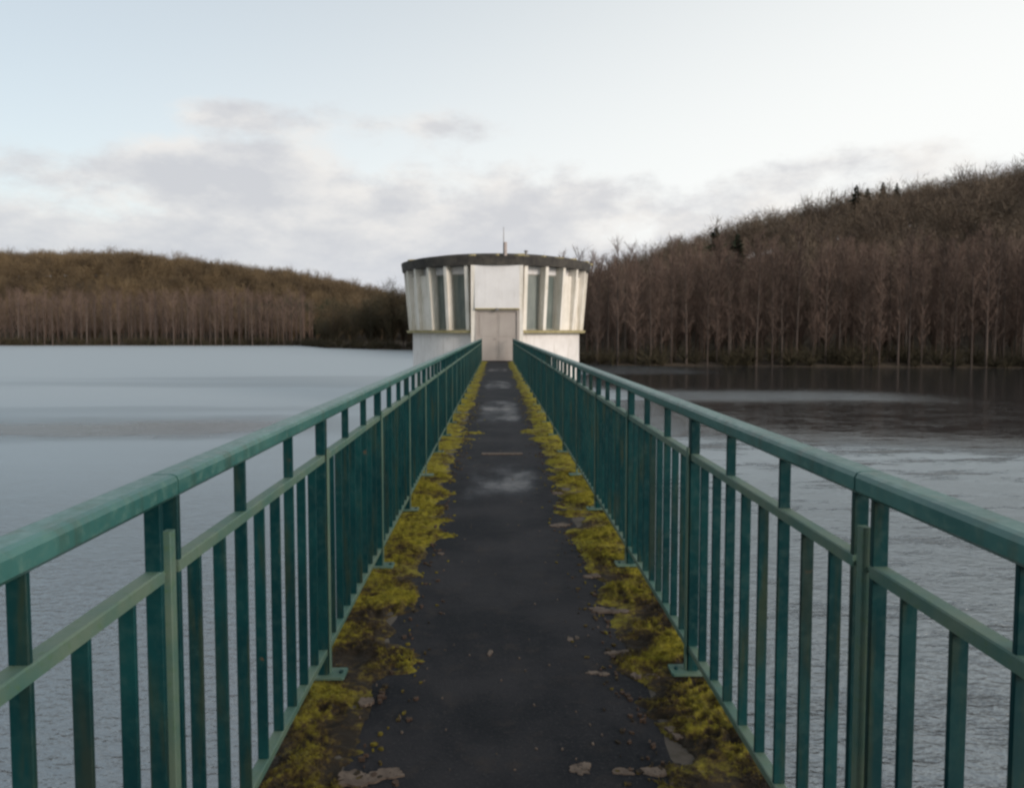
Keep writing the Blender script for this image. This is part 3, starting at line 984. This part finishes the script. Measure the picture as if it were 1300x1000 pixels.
# windows between fins: frame + pane, and pale lintel panel above
for i in range(nf):
    a = (angs[i] + angs[i + 1]) / 2; hw = 4.25 * math.sin((angs[1] - angs[0]) / 2) - .10
    ca, sa = math.cos(a), math.sin(a)
    def bar(s, t0, t1, r0, r1, z0, z1, sl=.047):
        k = len(s.v)
        for z in (z0, z1):
            o_ = (z - 1.5) * sl
            s.v += [(sa * (r0 + o_) + ca * t0, -ca * (r0 + o_) + sa * t0, z), (sa * (r0 + o_) + ca * t1, -ca * (r0 + o_) + sa * t1, z),
                    (sa * (r1 + o_) + ca * t1, -ca * (r1 + o_) + sa * t1, z), (sa * (r1 + o_) + ca * t0, -ca * (r1 + o_) + sa * t0, z)]
        s.f += [(k, k + 1, k + 2, k + 3), (k + 7, k + 6, k + 5, k + 4), (k, k + 4, k + 5, k + 1), (k + 1, k + 5, k + 6, k + 2), (k + 2, k + 6, k + 7, k + 3), (k + 3, k + 7, k + 4, k)]
    s = MB(); bar(s, -hw - .16, hw + .16, 4.18, 4.36, 4.26, 4.615, .047)
    tpart(s, "lintel", M['white_clean'])
    if i in (2, 3, 4, nf - 3, nf - 4, nf - 5):
        s = MB(); bar(s, -hw - .12, hw + .12, 4.45, 4.56, 1.51, 4.254)
        tpart(s, "infill_panel", M['fin'])
        continue
    s = MB(); r0, r1 = 4.22, 4.34
    bar(s, -hw, -hw + .06, r0, r1, 1.51, 4.252); bar(s, hw - .06, hw, r0, r1, 1.51, 4.252)
    bar(s, -hw + .061, hw - .061, r0, r1, 1.51, 1.58); bar(s, -hw + .061, hw - .061, r0, r1, 4.19, 4.252)
    w_ = tpart(s, "window", M['frame'])
    s = MB(); bar(s, -hw + .05, hw - .05, 4.24, 4.30, 1.57, 4.2)
    s.v = [(x, y, z - WL) for x, y, z in s.v]
    s.build("pane", M['glass'], w_)

# roof: dark overhanging slab, kerb set in, roof felt
tpart(ring(5.10, 5.16, 4.62, 5.05, 48), "roof", M['roof'])
roof_o = tower.children[-1]
def rchild(s, name, mat):
    s.v = [(x, y, z - WL) for x, y, z in s.v]; return s.build(name, mat, roof_o)
rchild(ring(4.75, 4.70, 5.052, 5.17, 48), "roof_upstand", M['roof'])
rchild(ring(4.2, 3.9, 5.172, 5.30, 36), "roof_cap", M['roof'])
rr = random.Random(8)
s = MB()
for i in range(26):
    a = rr.uniform(-1.9, 1.9); r_ = rr.uniform(4.72, 5.05); hh_ = rr.uniform(.03, .11); ww = rr.uniform(.08, .3)
    x, y = math.sin(a) * r_, -math.cos(a) * r_
    s.quad_prism([(x + math.cos(t) * ww * rr.uniform(.6, 1.2), y + math.sin(t) * ww * rr.uniform(.4, .8)) for t in (0, 1, 2.1, 3.1, 4.2, 5.2)], 5.052, 5.055 + hh_)
o = rchild(s, "roof_moss", M['ledge']); tag(o, kind='stuff')

# door bay: projecting frame, panel above, double door
yb = -(5.0)                          # front of the bay, local y
s = MB(); s.box(-1.03, 1.12, yb + .02, -4.0, 2.56, 4.617)
tpart(s, "front_panel", M['white_clean'])
for sx_, in ((-1,), (1,)):
    s = MB()
    x0, x1 = (-1.22, -1.031) if sx_ < 0 else (1.121, 1.30)
    s.v += [(x0, yb + .22, -.2), (x1, yb + .22, -.2), (x1, -4.0, -.2), (x0, -4.0, -.2), (x0 - .03 * 0, yb - .0, 4.616), (x1, yb - .0, 4.616), (x1, -4.0, 4.616), (x0, -4.0, 4.616)]
    s.f += [(0, 1, 2, 3), (7, 6, 5, 4), (0, 4, 5, 1), (1, 5, 6, 2), (2, 6, 7, 3), (3, 7, 4, 0)]
    tpart(s, "jamb", M['fin'])
s = MB(); s.box(-1.02, 1.11, yb - .03, -4.3, 2.50, 2.556)
tpart(s, "door_lintel", M['ledge'])
door = MB(); door.box(-1.025, -.90, yb + .12, -4.6, .004, 2.496); door.box(1.0, 1.115, yb + .12, -4.6, .004, 2.496); door.box(-.899, .999, yb + .12, -4.6, 2.40, 2.496)
door = tpart(door, "door", M['door'])
def dchild(s, name, mat):
    s.v = [(x, y, z - WL) for x, y, z in s.v]; return s.build(name, mat, door)
for x0, x1 in ((-.895, .045), (.055, .995)):
    s = MB(); s.box(x0, x1, yb + .18, yb + .24, .03, 2.395)
    s.box(x0 + .08, x1 - .08, yb + .165, yb + .178, .15, 1.05, .01); s.box(x0 + .08, x1 - .08, yb + .165, yb + .178, 1.2, 2.28, .01)
    dchild(s, "door_leaf", M['door'])
s = MB(); s.tube([(-.02, yb + .164, 1.08), (-.02, yb + .11, 1.08), (-.12, yb + .11, 1.08)], [.012, .012, .012], 6); dchild(s, "handle", M['metal'])
s = MB(); s.box(-.03, .13, yb - .10, yb - .031, 2.44, 2.545, .02); dchild(s, "door_lamp", M['metal'])
s = MB(); s.box(-1.03, 1.12, yb + .1, -3.5, -.3, -.002)
tpart(s, "threshold", M['concrete'])

# mast with pale housing, small vent on the roof
s = MB(); s.tube([(.36, -4.85, 5.05), (.36, -4.85, 6.45)], [.03, .012], 8); mast = tpart(s, "antenna", M['metal'])
s = MB(); s.box(.38, .52, -4.95, -4.78, 4.90, 5.72, .02); s.v = [(x, y, z - WL) for x, y, z in s.v]; s.build("housing", M['lamp'], mast)
s = MB(); s.tube([(1.45, -4.5, 5.06), (1.45, -4.5, 5.30), (1.45, -4.5, 5.31), (1.45, -4.5, 5.37)], [.06, .06, .11, .08], 10); tpart(s, "roof_vent", M['metal'])
print("objects", len(bpy.data.objects))
